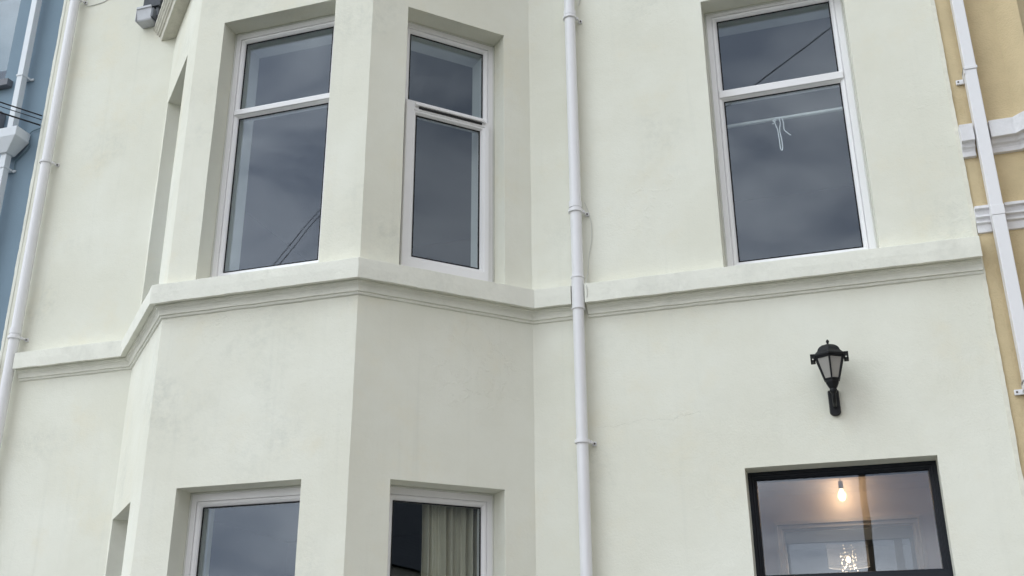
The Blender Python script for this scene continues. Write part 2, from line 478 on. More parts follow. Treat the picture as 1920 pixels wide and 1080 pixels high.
FRAME_PROF = lambda wdt: [(0, .24), (0, .160), (wdt - .036, .160), (wdt - .0355, .172), (wdt - .032, .172), (wdt - .031, .164), (wdt - .017, .166), (wdt - .006, .176), (wdt - .001, .186), (wdt - .001, .24)]
def glazing(win, F, x0, x1, z0, z1, d=.186, tag=None):
    g = MB(); ring(g, [(-.003, d - .001), (.0075, d - .001), (.0075, d + .004)], x0, x1, z0, z1); g.build('gasket', 'gasket', win, xf=F)
    return MB().box(x0 - .002, x1 + .002, d + .003, d + .010, z0 - .002, z1 + .002).build('pane', 'glass', win, xf=F)

def window(house, F, hole, gl, trans=None, casement=None, label=None, lining=.395, side_only=False, frame_d=0., zb=None):
    """white plastic window set .16 m into its opening. gl = glass x0, x1, z0, z1; trans = transom z0, z1"""
    t0, t1, z0, z1 = hole
    e = .004
    X0, X1, Z0, Z1 = t0 - e, t1 + e, z0 - e, z1 + e
    gx0, gx1, gz0, gz1 = gl
    f = MB(); n = len(FRAME_PROF(1)); vs = []; fs = []
    for (sx, sz, X, Z, wx, wz) in ((1, 1, X0, Z0, gx0 - X0, gz0 - Z0), (-1, 1, X1, Z0, X1 - gx1, gz0 - Z0), (-1, -1, X1, Z1, X1 - gx1, Z1 - gz1), (1, -1, X0, Z1, gx0 - X0, Z1 - gz1)):
        for (ux, d), (uz, _) in zip(FRAME_PROF(wx), FRAME_PROF(wz)): vs.append((X + sx * ux, d, Z + sz * uz))
    for c in range(4):
        for k in range(n - 1):
            a = c * n + k; b = ((c + 1) % 4) * n + k
            fs.append((a, b, b + 1, a + 1))
    f.add(vs, fs)
    win = f.build('window', 'upvc', house, xf=F, label=label, bevel=.002, seg=1)
    # sealant bead round the frame
    s = MB(); ring(s, [(-.001, .157), (.010, .1535), (.015, .1592)], t0, t1, z0, z1); s.build('sealant', 'silicone', win, xf=F)
    if trans:
        a, b = trans
        tb = MB()
        pr = [(.24, a), (.186, a), (.178, a + .006), (.168, a + .012), (.165, a + .016), (.152, a + .020), (.150, b - .012), (.158, b - .003), (.182, b), (.24, b)]
        tb.prism(pr, lambda y, z: (gx0 - .026, y, z), lambda y, z: (gx1 + .026, y, z))
        tb.build('transom', 'upvc', win, xf=F, bevel=.0015, seg=1)
        glazing(win, F, gx0, gx1, b, gz1)
        if not casement: glazing(win, F, gx0, gx1, gz0, a)
    else:
        glazing(win, F, gx0, gx1, gz0, gz1)
    if casement:
        (cx0, cx1, cz0, cz1, kx0, kx1, kz0, kz1) = casement
        cm = MB(); vs = []; fs = []
        def CP(wd): return [(0, .20), (0, .134), (.004, .130), (wd - .030, .130), (wd - .026, .136), (wd - .014, .138), (wd - .002, .158), (wd - .001, .20)]
        for (sx, sz, X, Z, wx, wz) in ((1, 1, cx0, cz0, kx0 - cx0, kz0 - cz0), (-1, 1, cx1, cz0, cx1 - kx1, kz0 - cz0), (-1, -1, cx1, cz1, cx1 - kx1, cz1 - kz1), (1, -1, cx0, cz1, kx0 - cx0, cz1 - kz1)):
            for (ux, d), (uz, _) in zip(CP(wx), CP(wz)): vs.append((X + sx * ux, d, Z + sz * uz))
        for c in range(4):
            for k in range(7):
                a_ = c * 8 + k; b_ = ((c + 1) % 4) * 8 + k
                fs.append((a_, b_, b_ + 1, a_ + 1))
        cm.add(vs, fs); cs = cm.build('casement', 'upvc', win, xf=F, bevel=.0015, seg=1)
        glazing(win, F, kx0, kx1, kz0, kz1, d=.158)
    if lining:
        l = MB()
        for (xa, xb, za, zb_) in ((t0, gx0 - .012, z0, z1), (gx1 + .012, t1, z0, z1)): l.box(xa, xb, .245, lining, za, zb_)
        l.box(gx0 - .012, gx1 + .012, .245, lining, gz1 + .010, z1)
        l.box(gx0 - .012, gx1 + .012, .245, .50, z0, gz0 - .012)
        l.build('inner_reveal', 'lining', win, xf=F)
    return win

# ================================================================== THE GROUND
g = MB().add([(-400, -400, 0), (400, -400, 0), (400, 400, 0), (-400, 400, 0)], [(0, 1, 2, 3)]); g.build('ground', 'grass', kind='structure')
g = MB().add([(-120, -12.0, .004), (120, -12.0, .004), (120, -3.2, .004), (-120, -3.2, .004)], [(0, 1, 2, 3)]); g.build('road', 'asphalt', kind='structure')
MB().box(-120, 120, -3.2, -.0, -.3, .125).build('pavement', 'paving', kind='structure', bevel=.01)
MB().box(-120, 120, -14.2, -12.0, -.3, .120).build('far_pavement', 'paving', kind='structure', bevel=.01)

# ================================================================== THE CREAM HOUSE
house = empty('cream_house', (-2.76, 0, 0), 'cream rendered terraced house with a canted bay and white windows', 'house')
bm_object(wall_skin(SEGS, 0.0, ZTOP, .45, .0022), 'wall', 'cream', house)
# core behind the skin: party walls, floors, roof
cb = MB()
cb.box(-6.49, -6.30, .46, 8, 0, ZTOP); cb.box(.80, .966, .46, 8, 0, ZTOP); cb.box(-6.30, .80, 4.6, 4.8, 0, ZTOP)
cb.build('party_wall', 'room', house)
def slab(z0, z1, name, mt):
    poly = [(-6.30, .03), (-5.16, .03), (-4.26, -.86), (-2.86, -.86), (-1.96, .03), (.80, .03), (.80, 4.6), (-6.30, 4.6)]
    MB().prism(poly, lambda x, y: (x, y, z0), lambda x, y: (x, y, z1)).build(name, mt, house)
slab(3.42, 3.72, 'floor_slab', 'room_ceiling'); slab(7.00, 7.2, 'ceiling', 'room_ceiling')
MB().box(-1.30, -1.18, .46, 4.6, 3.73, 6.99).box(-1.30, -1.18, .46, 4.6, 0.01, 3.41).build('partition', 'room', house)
rf = MB()
rf.prism([(-.25, ZTOP + .02), (8.2, ZTOP + .02), (4.0, ZTOP + 3.4)], lambda y, z: (-6.55, y, z), lambda y, z: (1.0, y, z))
rf.build('roof', 'slate', house)

# string course at first-floor sill level: fascia, soffit, cyma and drip
SP = [(.0, 4.300), (.060, 4.292), (.100, 4.279), (.1015, 4.215), (.100, 4.144), (.058, 4.150), (.058, 4.138), (.048, 4.137), (.046, 4.130), (.032, 4.119), (.026, 4.103), (.025, 4.083), (.014, 4.083), (.013, 4.078), (.016, 4.076), (.012, 4.066), (.0, 4.062)]
sweep([(-6.248, 0), W1, W2, W3, W4, (-1.629, 0)], SP, amp=.0028, seed=1).build('string_course', 'cream_trim', house, bevel=.003)
sweep([(-1.532, 0), (.966, 0)], SP, amp=.0028, seed=5).build('string_course', 'cream_trim', house, bevel=.003)
# ragged cut-in line of pale paint where the render meets the ochre neighbour
ed = MB(); prev = None; vs = []; fs = []
z = .2; k = 0
while z < ZTOP:
    a = .9695; b = .9755 + .0035 * noise.noise(Vector((0, 0, z * 5))) + .003 * noise.noise(Vector((3, 0, z * 21)))
    vs += [(a - .02, -.0045, z), (b, -.0045, z), (b, .02, z), (a - .02, .02, z)]
    if k:
        p = (k - 1) * 4; q = k * 4
        fs += [(p, p + 1, q + 1, q), (p + 1, p + 2, q + 2, q + 1), (p + 3, p, q, q + 3)]
    k += 1; z += .03
ed.add(vs, fs).build('paint_edge', paint('pale_edge_paint', (.72, .70, .60), .7, .08, 20), house)
# ragged edge of the render at the party line with the blue neighbour
ed = MB(); vs = []; fs = []; z = .2; k = 0
while z < ZTOP:
    b = -6.499 - .006 * noise.noise(Vector((7, 0, z * 4))) - .004 * noise.noise(Vector((3, 9, z * 17)))
    vs += [(b, -.004, z), (-6.47, -.004, z), (-6.47, .03, z), (b, .03, z)]
    if k:
        p = (k - 1) * 4; q = k * 4
        fs += [(p, p + 1, q + 1, q), (p + 3, p, q, q + 3)]
    k += 1; z += .03
ed.add(vs, fs).build('paint_edge', 'cream_trim', house)

# windows
window(house, F_FR, FRU, (.315, 1.050, 4.435, 6.330), (5.672, 5.740))
wr = window(house, F_RC, RCU, (.366, .967, 4.435, 6.285), (5.640, 5.705), casement=(.335, .999, 4.352, 5.662, .421, .932, 4.473, 5.584),
            label='window with a proud opening casement in its lower half')
window(house, F_FA, FAU, (1.930 - .512, 1.930 + .300, 4.415, 6.375), (5.682, 5.765))
window(house, F_FR, FRL, (.347, 1.052, 1.02, 2.802), lining=.30)
window(house, F_RC, RCL, (.359, .970, 1.02, 2.809), lining=None)
window(house, F_LC, LCU, (.165, .780, 4.435, 6.330), (5.672, 5.740))
window(house, F_LC, LCL, (.165, .780, 1.02, 2.802))
# trickle vent over the casement
tv = MB()
tv.prism([(.150, 5.668), (.118, 5.664), (.112, 5.656), (.114, 5.646), (.150, 5.640)], lambda y, z: (.415, y, z), lambda y, z: (.945, y, z))
tv.build('trickle_vent', 'upvc', wr, xf=F_RC, bevel=.001, seg=1)
MB().box(.43, .935, .121, .129, 5.6255, 5.6395).build('vent_slot', 'gasket', wr, xf=F_RC)
for x in (.408, .952): MB().tube([(x - .008, .122, 5.650), (x + .008, .122, 5.650)], .0145, 14).build('vent_cap', 'upvc', wr, xf=F_RC, smooth=True)

# the black-framed fanlight over the front door
F = F_FA; X = 1.930
t0, t1, z0, z1 = FAD
blk = MB()
BP = [(-.004, .25), (-.004, .150), (.020, .150), (.024, .158), (.034, .158), (.038, .164), (.046, .166), (.050, .188), (.050, .25)]
ring(blk, BP, t0, t1, z0, z1)
bw = blk.build('door_frame', 'black_frame', house, xf=F, bevel=.002, seg=1, label='black painted frame of the front door and fanlight')
bh = MB(); bh.prism([(.25, 2.275), (.150, 2.275), (.146, 2.285), (.150, 2.318), (.160, 2.334), (.186, 2.340), (.25, 2.340)], lambda y, z: (t0 + .004, y, z), lambda y, z: (t1 - .004, y, z))
bh.build('transom', 'black_frame', bw, xf=F, bevel=.002, seg=1)
MB().box(t0 + .048, t1 - .048, .188, .196, 2.335, z1 - .047).build('pane', glass('fanlight_glass', (.95, .95, .94), 1.62), bw, xf=F)
dr = MB().box(t0 + .05, t1 - .05, .19, .235, .03, 2.27); dro = dr.build('door', 'black_frame', house, xf=F, bevel=.003)
dp = MB()
for xa, xb in ((.12, .50), (.61, .99)):
    for za, zb in ((.25, .95), (1.1, 2.1)): ring(dp, [(0, .19), (0, .178), (.02, .178), (.035, .19)], t0 + xa, t0 + xb, za, zb)
dp.build('door_panel', 'black_frame', dro, xf=F)
MB().tube([(t1 - .13, .19, 1.05), (t1 - .13, .14, 1.05)], .025, 14).build('door_handle', 'lead', dro, xf=F, smooth=True)

# the hall behind the fanlight
hl = MB()
hl.add([(-1.17, .46, 3.20), (.79, .46, 3.20), (.79, 1.62, 3.20), (-1.17, 1.62, 3.20)], [(0, 1, 2, 3)])
hl.add([(-1.17, .46, .01), (-1.17, 1.62, .01), (-1.17, 1.62, 3.20), (-1.17, .46, 3.20)], [(0, 1, 2, 3)])
hl.add([(.79, .46, .01), (.79, 1.62, .01), (.79, 1.62, 3.20), (.79, .46, 3.20)], [(0, 1, 2, 3)])
hl.add([(-1.17, .455, 3.20), (.79, .455, 3.20), (.79, .455, 2.966), (-1.17, .455, 2.966)], [(0, 1, 2, 3)])
hl.box(-1.17, -.50, 1.62, 1.70, .01, 3.19).box(.46, .79, 1.62, 1.70, .01, 3.19).box(-.50, .46, 1.62, 1.70, 2.85, 3.19)
hl.build('hall_room', 'hall', house, recalc=False)
co_ = MB()
co_.prism([(1.62, 3.19), (1.55, 3.19), (1.56, 3.15), (1.60, 3.11), (1.62, 3.07)], lambda y, z: (-1.16, y, z), lambda y, z: (.78, y, z))
co_.build('hall_cornice', 'hall', house)
ar = MB(); ring(ar, [(0, 1.62), (0, 1.595), (.025, 1.590), (.030, 1.600), (.055, 1.600), (.060, 1.61), (.075, 1.615), (.075, 1.68)], -.545, .500, .02, 2.878)
iw = ar.build('inner_door_frame', 'hall_white', house)
MB().box(-.47, .425, 1.605, 1.66, 2.715, 2.80).box(.290, .345, 1.615, 1.655, 2.05, 2.715).box(.400, .425, 1.61, 1.655, 2.05, 2.715).box(-.47, .425, 1.615, 1.655, .02, 2.05).build('inner_door', 'back_room', iw, bevel=.002)
MB().box(-.47, .425, 1.63, 1.636, 2.05, 2.715).build('pane', 'glass_single', iw)
br = MB()
br.add([(-1.17, 1.71, 3.05), (.79, 1.71, 3.05), (.79, 4.55, 3.05), (-1.17, 4.55, 3.05)], [(0, 1, 2, 3)])
br.add([(-1.17, 1.71, .01), (-1.17, 4.55, .01), (-1.17, 4.55, 3.05), (-1.17, 1.71, 3.05)], [(0, 1, 2, 3)])
br.add([(.79, 1.71, .01), (.79, 4.55, .01), (.79, 4.55, 3.05), (.79, 1.71, 3.05)], [(0, 1, 2, 3)])
br.add([(-1.17, 4.55, .01), (.79, 4.55, .01), (.79, 4.55, 3.05), (-1.17, 4.55, 3.05)], [(0, 1, 2, 3)])
br.build('back_hall_room', 'back_room', house, recalc=False)

# cornice at the head of the bay's left cheek, with the end of an eaves gutter beside it
cp = [(.0, 7.125), (.105, 7.128), (.112, 7.165), (.116, 7.178), (.128, 7.182), (.132, 7.198), (.144, 7.205), (.147, 7.224), (.160, 7.236), (.165, 7.250), (.174, 7.255), (.176, 7.285), (.0, 7.32)]
sweep([(-5.39, .199), W2, W3, (-1.73, .20)], cp, amp=.002, seed=3).build('bay_cornice', 'mould_stone', house, bevel=.002)
br_ = MB(); br_.prism([(-5.42, .0), (-5.19, .0), (-4.30, -.88), (-2.82, -.88), (-1.93, .0), (-1.70, .0), (-2.75, -1.06), (-4.37, -1.06)], lambda x, y: (x, y, 7.321), lambda x, y: (x, y, 7.36))
br_.build('bay_roof_lead', 'lead', house)

gt = empty('eaves_gutter', (-5.50, 0, 7.31), 'short white box gutter end under dark slates, beside the top of the bay', 'gutter')
gp = [(0, 7.305), (-.10, 7.305), (-.108, 7.318), (-.122, 7.42), (-.132, 7.422), (-.132, 7.445), (-.120, 7.445), (-.116, 7.43), (-.100, 7.32), (-.008, 7.318), (-.006, 7.43), (0, 7.43)]
gm = MB(); gm.prism(gp, lambda y, z: (-5.545, y - .002, z), lambda y, z: (-5.395, y - .002, z)); gm.build('gutter_trough', 'gutter_grey', gt, bevel=.002, seg=1)
MB().box(-5.551, -5.5452, -.124, -.004, 7.303, 7.446).build('stop_end', 'gutter_grey', gt, bevel=.002)
sx = MB(); sx.box(-5.40, -5.375, -.118, -.010, 7.325, 7.42).box(-5.385, -5.36, -.075, -.010, 7.36, 7.47); sx.build('broken_mortar', 'lead', gt, bevel=.006)
st_ = MB()
for k in range(3): st_.box(-5.54 + .003 * k, -5.345, -.095 + .03 * k, -.003, 7.452 + .052 * k, 7.462 + .052 * k)
st_.box(-5.53, -5.35, -.07, -.003, 7.463, 7.75)
st_.build('slate', 'slate', gt, bevel=.002)

# ================================================================== BLUE NEIGHBOUR
bh_ = empty('blue_house', (-9.5, .03, 0), 'blue rendered neighbouring house at the left edge of the picture', 'house')
bs = wall_skin([((-13.0, .03), (-6.492, .03), [(4.6, 5.940, 7.06, 8.9), (4.6, 5.94, 4.3, 6.2), (1.2, 2.6, 4.3, 6.2), (1.2, 2.6, 1.0, 2.9), (4.6, 5.6, .02, 2.9)])], 0, 9.4, .4, .001, .15, (.4, 0))
bm_object(bs, 'wall', 'blue', bh_, .004)
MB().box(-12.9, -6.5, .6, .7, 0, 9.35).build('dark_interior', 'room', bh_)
rf = MB(); rf.prism([(-.25, 9.42), (8.2, 9.42), (4.0, 12.6)], lambda y, z: (-13.05, y, z), lambda y, z: (-6.56, y, z)); rf.build('roof', 'slate', bh_)
F_BL = frame((-13.0, .03), 0)
def simple_window(h, F, hole, wd=.06):
    t0, t1, z0, z1 = hole; f = MB(); ring(f, [(-.004, .2), (-.004, .10), (wd - .02, .10), (wd - .015, .108), (wd, .112), (wd, .2)], t0, t1, z0, z1)
    zt = z0 + (z1 - z0) * .62
    f.box(t0 + wd - .01, t1 - wd + .01, .106, .15, zt, zt + .06)
    o = f.build('window', 'upvc', h, xf=F, bevel=.002, seg=1)
    MB().box(t0 + wd - .005, t1 - wd + .005, .125, .145, z0 + wd, z1 - wd).build('pane', 'glass', o, xf=F)
    return o
for hh in ((4.6, 5.940, 7.06, 8.9), (4.6, 5.94, 4.3, 6.2), (1.2, 2.6, 4.3, 6.2), (1.2, 2.6, 1.0, 2.9)): simple_window(bh_, F_BL, hh)
MB().box(4.72, 5.53, .16, .21, .03, 2.82).build('door', 'black_frame', bh_, xf=F_BL)
MB().box(-8.45, -6.955, -.035, .032, 6.985, 7.055).build('sill', 'lead', bh_, bevel=.004)
sweep([(-13.0, .03), (-6.503, .03)], [(.0, 4.30), (.12, 4.285), (.12, 4.16), (.09, 4.15), (.05, 4.11), (.04, 4.08), (0, 4.075)], .2, .001).build('string_course', 'white_trim', bh_, bevel=.003)
sheen_sheet = MB().box(4.60, 5.93, .24, .25, 7.40, 8.88).build('window_blind_or_sheen', paint('glass_reflection_grey', (.30, .33, .35), .8), None, xf=F_BL)  # added pale sheet standing in for light reflected in this pane
thing(sheen_sheet, 'pale sheet added behind the upper window of the blue house for the light reflected in its glass', 'blind')
# slipped slate scrap and bracket stub by the hopper
vt = MB(); vt.box(-7.20, -6.955, -.045, .028, 6.52, 6.70); vt.build('wall_box', 'lead', bh_, bevel=.01)
MB().box(-7.20, -6.94, -.055, .028, 6.49, 6.515).build('box_ledge', 'white_trim', bh_, bevel=.004)

dpb = empty('square_downpipe', (-6.78, -.05, .13), 'white square downpipe with a hopper head on the blue house', 'drainpipe')
def sq_pipe(o, x0, x1, y0, y1, z0, z1, mt, name='pipe_section'): return MB().box(x0, x1, y0, y1, z0, z1).build(name, mt, o, bevel=.004)
sq_pipe(dpb, -6.806, -6.744, -.082, -.018, 6.42, 9.3, 'pipe_blue'); sq_pipe(dpb, -6.816, -6.752, -.082, -.018, .13, 6.21, 'pipe_blue')
hp = MB()
hp.add([(-6.96, -.15, 6.335), (-6.625, -.15, 6.335), (-6.625, .022, 6.335), (-6.96, .022, 6.335), (-6.96, -.15, 6.425), (-6.625, -.15, 6.425), (-6.625, .022, 6.425), (-6.96, .022, 6.425),
        (-6.835, -.10, 6.20), (-6.735, -.10, 6.20), (-6.735, .0, 6.20), (-6.835, .0, 6.20)],
       [(4, 5, 6, 7), (0, 1, 5, 4), (1, 2, 6, 5), (2, 3, 7, 6), (3, 0, 4, 7), (8, 9, 1, 0), (9, 10, 2, 1), (10, 11, 3, 2), (11, 8, 0, 3), (11, 10, 9, 8)])
hp.build('hopper', 'pipe_blue', dpb, bevel=.006)
for z in (7.01, 6.06, 4.0, 2.2):
    dx_ = 0 if z > 6.3 else -.009
    MB().box(-6.812 + dx_, -6.738 + dx_, -.088, .026, z, z + .02).box(-6.738 + dx_, -6.705 + dx_, .012, .026, z - .006, z + .016).build('clip', 'pipe_blue', dpb, bevel=.003)

# ================================================================== OCHRE NEIGHBOUR
yh = empty('ochre_house', (3.5, .012, 0), 'ochre rendered neighbouring house with white mouldings at the right edge', 'house')
Y0, Y1, Y2, Y3, Y4, Y5 = (.972, .010), (1.325, .010), (2.225, -.89), (3.70, -.89), (4.60, .01), (8.4, .01)
ys = wall_skin([(Y0, Y1, []), (Y1, Y2, [(.175, 1.10, 5.05, 7.4), (.175, 1.10, .9, 2.9)]), (Y2, Y3, [(.25, 1.2, 5.05, 7.4), (.25, 1.2, .9, 2.9)]), (Y3, Y4, [(.2, 1.1, 5.05, 7.4)]), (Y4, Y5, [(1.0, 2.0, 5.05, 7.2), (1.0, 2.1, .02, 2.9)])], 0, 9.2, .3, .0015, .1, (0, .3))
bm_object(ys, 'wall', 'yellow', yh, .005)
yb = MB(); yb.prism([(1.0, .35), (1.40, .35), (2.30, -.55), (3.6, -.55), (4.5, .35), (8.3, .35), (8.3, .5), (1.0, .5)], lambda x, y: (x, y, 0), lambda x, y: (x, y, 9.1)); yb.build('dark_interior', 'room', yh)
rf = MB(); rf.prism([(-.25, 9.22), (8.2, 9.22), (4.0, 12.4)], lambda y, z: (1.02, y, z), lambda y, z: (8.45, y, z)); rf.build('roof', 'slate', yh)
for (p, ang, hh) in ((Y1, -R(45), (.175, 1.10, 5.05, 7.4)), (Y1, -R(45), (.175, 1.10, .9, 2.9)), (Y2, 0, (.25, 1.2, 5.05, 7.4)), (Y2, 0, (.25, 1.2, .9, 2.9)), (Y3, R(45), (.2, 1.1, 5.05, 7.4)), (Y4, 0, (1.0, 2.0, 5.05, 7.2))):
    simple_window(yh, frame(p, ang), hh)
MB().box(1.05, 2.05, .15, .2, .03, 2.85).build('door', 'black_frame', yh, xf=frame(Y4, 0))
bandp = [(0, 5.085), (.088, 5.072), (.090, 4.952), (.062, 4.950), (.055, 4.938), (.050, 4.925), (.036, 4.915), (.028, 4.90), (.026, 4.868), (0, 4.866)]
sweep([(.972, .01), (1.052, .01)], bandp, .02, .0015, 2).build('string_course', 'white_trim', yh, bevel=.003)
sweep([(1.148, .01), Y1, Y2, Y3, Y4, Y5], bandp, .04, .0018, 8).build('string_course', 'white_trim', yh, bevel=.003)
lowp = [(0, 4.508), (.060, 4.502), (.062, 4.482), (.040, 4.476), (.034, 4.446), (.046, 4.442), (.048, 4.430), (.028, 4.424), (.024, 4.410), (.034, 4.405), (.034, 4.395), (.018, 4.388), (.014, 4.338), (0, 4.334)]
sweep([(.978, .01), (1.062, .01)], lowp, .02, .0015, 4).build('lower_moulding', 'white_trim', yh, bevel=.002)
sweep([(1.150, .01), Y1, Y2, Y3, Y4, Y5], lowp, .04, .0018, 6).build('lower_moulding', 'white_trim', yh, bevel=.002)

dpy = empty('square_downpipe', (1.10, -.06, .13), 'white square downpipe on the ochre house crossing its mouldings', 'drainpipe')
sq_pipe(dpy, 1.066, 1.136, -.106, -.022, 5.46, 9.0, 'pipe'); sq_pipe(dpy, 1.060, 1.134, -.106, -.022, 4.412, 5.452, 'pipe'); sq_pipe(dpy, 1.0595, 1.1345, -.108, -.020, .13, 4.402, 'pipe')
sq_pipe(dpy, 1.0575, 1.137, -.1105, -.018, 4.402, 4.47, 'pipe', 'socket')
for z in (5.452, 3.33, 1.5):
    MB().box(1.055, 1.141, -.112, -.02, z, z + .022).box(1.055, 1.062, -.112, -.006, z - .03, z + .018).box(1.012, 1.062, -.010, .006, z - .045, z - .012).build('clip', 'pipe', dpy, bevel=.0025)
    MB().tube([(1.026, -.014, z - .028), (1.026, -.008, z - .028)], .006, 10).build('screw', 'screw', dpy, smooth=True)

# ================================================================== ROUND DOWNPIPES
def round_pipe(x, y, runs, clips, label, socks=()):
    e_ = empty('round_downpipe', (x, y, .13), label, 'drainpipe', 'white round drainpipes on the cream house')
    for (xa, z0, z1, r) in runs: MB().tube([(xa, y, z0), (xa, y, z1)], r, 28).build('pipe_section', 'pipe', e_, smooth=True)
    for (xa, z, r, h) in socks:
        MB().lathe([(r - .003, z - h / 2 - .003), (r + .0035, z - h / 2), (r + .0045, z), (r + .0035, z + h / 2), (r - .003, z + h / 2 + .003)], xa, y, 28).build('socket', 'pipe', e_, smooth=True)
    for (xa, z, r) in clips:
        c = MB(); c.lathe([(r + .001, z - .013), (r + .010, z - .012), (r + .010, z + .009), (r + .001, z + .010)], xa, y, 28)
        c.box(xa + r - .004, xa + r + .018, y + .012, y + .030, z - .012, z + .006)
        c.box(xa + r + .012, xa + r + .037, -.014, -.002, z - .020, z + .008).box(xa + r + .010, xa + r + .020, y + .015, -.004, z - .013, z + .006)
        c.build('clip', 'pipe', e_, smooth=True)
        MB().tube([(xa + r + .028, -.022, z - .006), (xa + r + .028, -.013, z - .006)], .006, 10).build('screw', 'screw', e_, smooth=True)
    return e_
round_pipe(-1.583, -.075, [(-1.581, 4.34, 9.2, .0405), (-1.583, 4.11, 4.345, .0435), (-1.585, .13, 4.12, .0385)], [(-1.581, 6.475, .042), (-1.583, 4.845, .042), (-1.585, 3.195, .040)],
           'white round drainpipe running down the cream wall right of the bay', [(-1.581, 6.515, .042, .045), (-1.583, 4.895, .042, .05), (-1.583, 4.338, .0435, .012), (-1.583, 4.112, .0435, .012)])
round_pipe(-6.303, -.075, [(-6.300, 6.05, 9.2, .0425), (-6.303, 4.46, 6.052, .0425), (-6.306, .13, 4.462, .0415)], [(-6.300, 7.745, .043), (-6.303, 6.035, .043), (-6.306, 4.420, .043)],
           'white round drainpipe at the left end of the cream house', [(-6.306, 4.475, .043, .05)])

# thin white lead that hangs in a loop beside the middle pipe
def curve_pts(P, n=8):
    P = [Vector(p) for p in P]; o = []
    for i in range(len(P) - 1):
        a = P[max(0, i - 1)]; b = P[i]; c = P[i + 1]; d = P[min(len(P) - 1, i + 2)]
        for k in range(n):
            t = k / n
            o.append(.5 * ((2 * b) + (c - a) * t + (2 * a - 5 * b + 4 * c - d) * t * t + (3 * b - a - 3 * c + d) * t ** 3))
    return o + [P[-1]]
c_ = MB().tube(curve_pts([(-1.528, -.02, 4.93), (-1.505, -.012, 4.86), (-1.487, -.010, 4.76), (-1.490, -.008, 4.64), (-1.512, -.008, 4.52), (-1.524, -.01, 4.40), (-1.522, -.09, 4.29), (-1.512, -.108, 4.22), (-1.520, -.09, 4.14)]), .0026, 8)
thing(c_.build('thin_cable', 'cable_white', smooth=True), 'thin cream cable bowing out from the middle drainpipe above the sill band', 'cable')
c_ = MB().tube(curve_pts([(-1.526, -.012, 6.62), (-1.502, -.006, 6.70), (-1.47, -.006, 6.80), (-1.44, -.006, 7.1)]), .0035, 8)
thing(c_.build('thin_cable', 'cable_white', smooth=True), 'short thin cable rising right of the middle drainpipe at the top of the picture', 'cable')
c_ = MB().tube(curve_pts([(-6.222, -.012, 7.70), (-6.14, -.006, 7.70), (-6.02, -.005, 7.715), (-5.9, -.005, 7.78)]), .004, 8)
thing(c_.build('thin_cable', 'cable_white', smooth=True), 'thin painted cable running right from the top of the left drainpipe', 'cable')

# ================================================================== STREET CABLES
def sagline(a, b, sag, n=40):
    a, b = Vector(a), Vector(b)
    return [a.lerp(b, i / n) - Vector((0, 0, sag * 4 * (i / n) * (1 - i / n))) for i in range(n + 1)]
far = (-15.0, -8.0, 8.55)
for (z, dz, r, nm) in ((6.575, .10, .0065, 'topmost of the three black cables meeting the corner of the cream house'), (6.535, 0, .0042, 'thin middle one of the three cables meeting the corner of the cream house'), (6.478, -.10, .0075, 'lowest and thickest of the three black cables meeting the corner of the cream house')):
    thing(MB().tube(sagline((-6.502, -.012, z), (far[0], far[1], far[2] + dz), .10), r, 8).build('overhead_cable', 'cable', smooth=True), nm, 'cable', 'cables strung to the corner of the cream house')
c_ = MB().tube(curve_pts([(-6.52, .02, 6.470), (-6.56, .016, 6.462), (-6.615, .016, 6.445), (-6.640, .016, 6.40), (-6.618, .018, 6.33), (-6.628, .018, 6.27), (-6.70, .018, 6.20), (-6.735, .018, 6.16), (-6.730, .018, 6.08)]), .0042, 8)
thing(c_.build('drooping_cable', 'cable_grey', smooth=True), 'thin blue-painted cable drooping down the blue wall to the hopper', 'cable')
thing(MB().tube(sagline((2.02, -.92, 8.02), (-7.2, -14, 10.7), .12), .0065, 8).build('overhead_cable', 'cable', smooth=True), 'black cable crossing the street, seen reflected in the tall right-hand window', 'cable')
for dz, nm in ((0, 'lower'), (.16, 'upper')):
    thing(MB().tube(sagline((-.47, -.02, 7.30 + dz * .3), (-14.0, -14.0, 8.35 + dz), .25), .0052, 8).build('overhead_cable', 'cable', smooth=True), nm + ' cable of the pair reflected in the front bay window', 'cable', 'pair of cables over the bay')

def pole(x, y, h, label, arm=True):
    e_ = empty('telegraph_pole', (x, y, 0), label, 'pole')
    MB().tube([(x, y, 0), (x + .02, y, h * .5), (x + .05, y, h)], [.14, .12, .095], 18).build('pole_shaft', 'wood_pole', e_, smooth=True)
    if arm:
        MB().box(x - .6, x + .7, y - .05, y + .05, h - .5, h - .4).build('crossarm', 'wood_pole', e_)
        for dx in (-.5, -.2, .3, .6): MB().lathe([(.02, h - .4), (.045, h - .37), (.03, h - .33), (.04, h - .30), (.01, h - .26)], x + dx, y, 10).build('insulator', 'socket', e_, smooth=True)
pole(.44, -24, 10.2, 'wooden telegraph pole over the road, seen only as a dark strip in the fanlight glass')
pole(-7.25, -14.05, 10.8, 'tall wooden telegraph pole across the street carrying the house cables')
pole(-14.0, -14.1, 8.9, 'wooden telegraph pole across the street, far left', False)
pole(-15.0, -8.0, 8.75, 'shorter wooden telegraph pole left along the street', False)

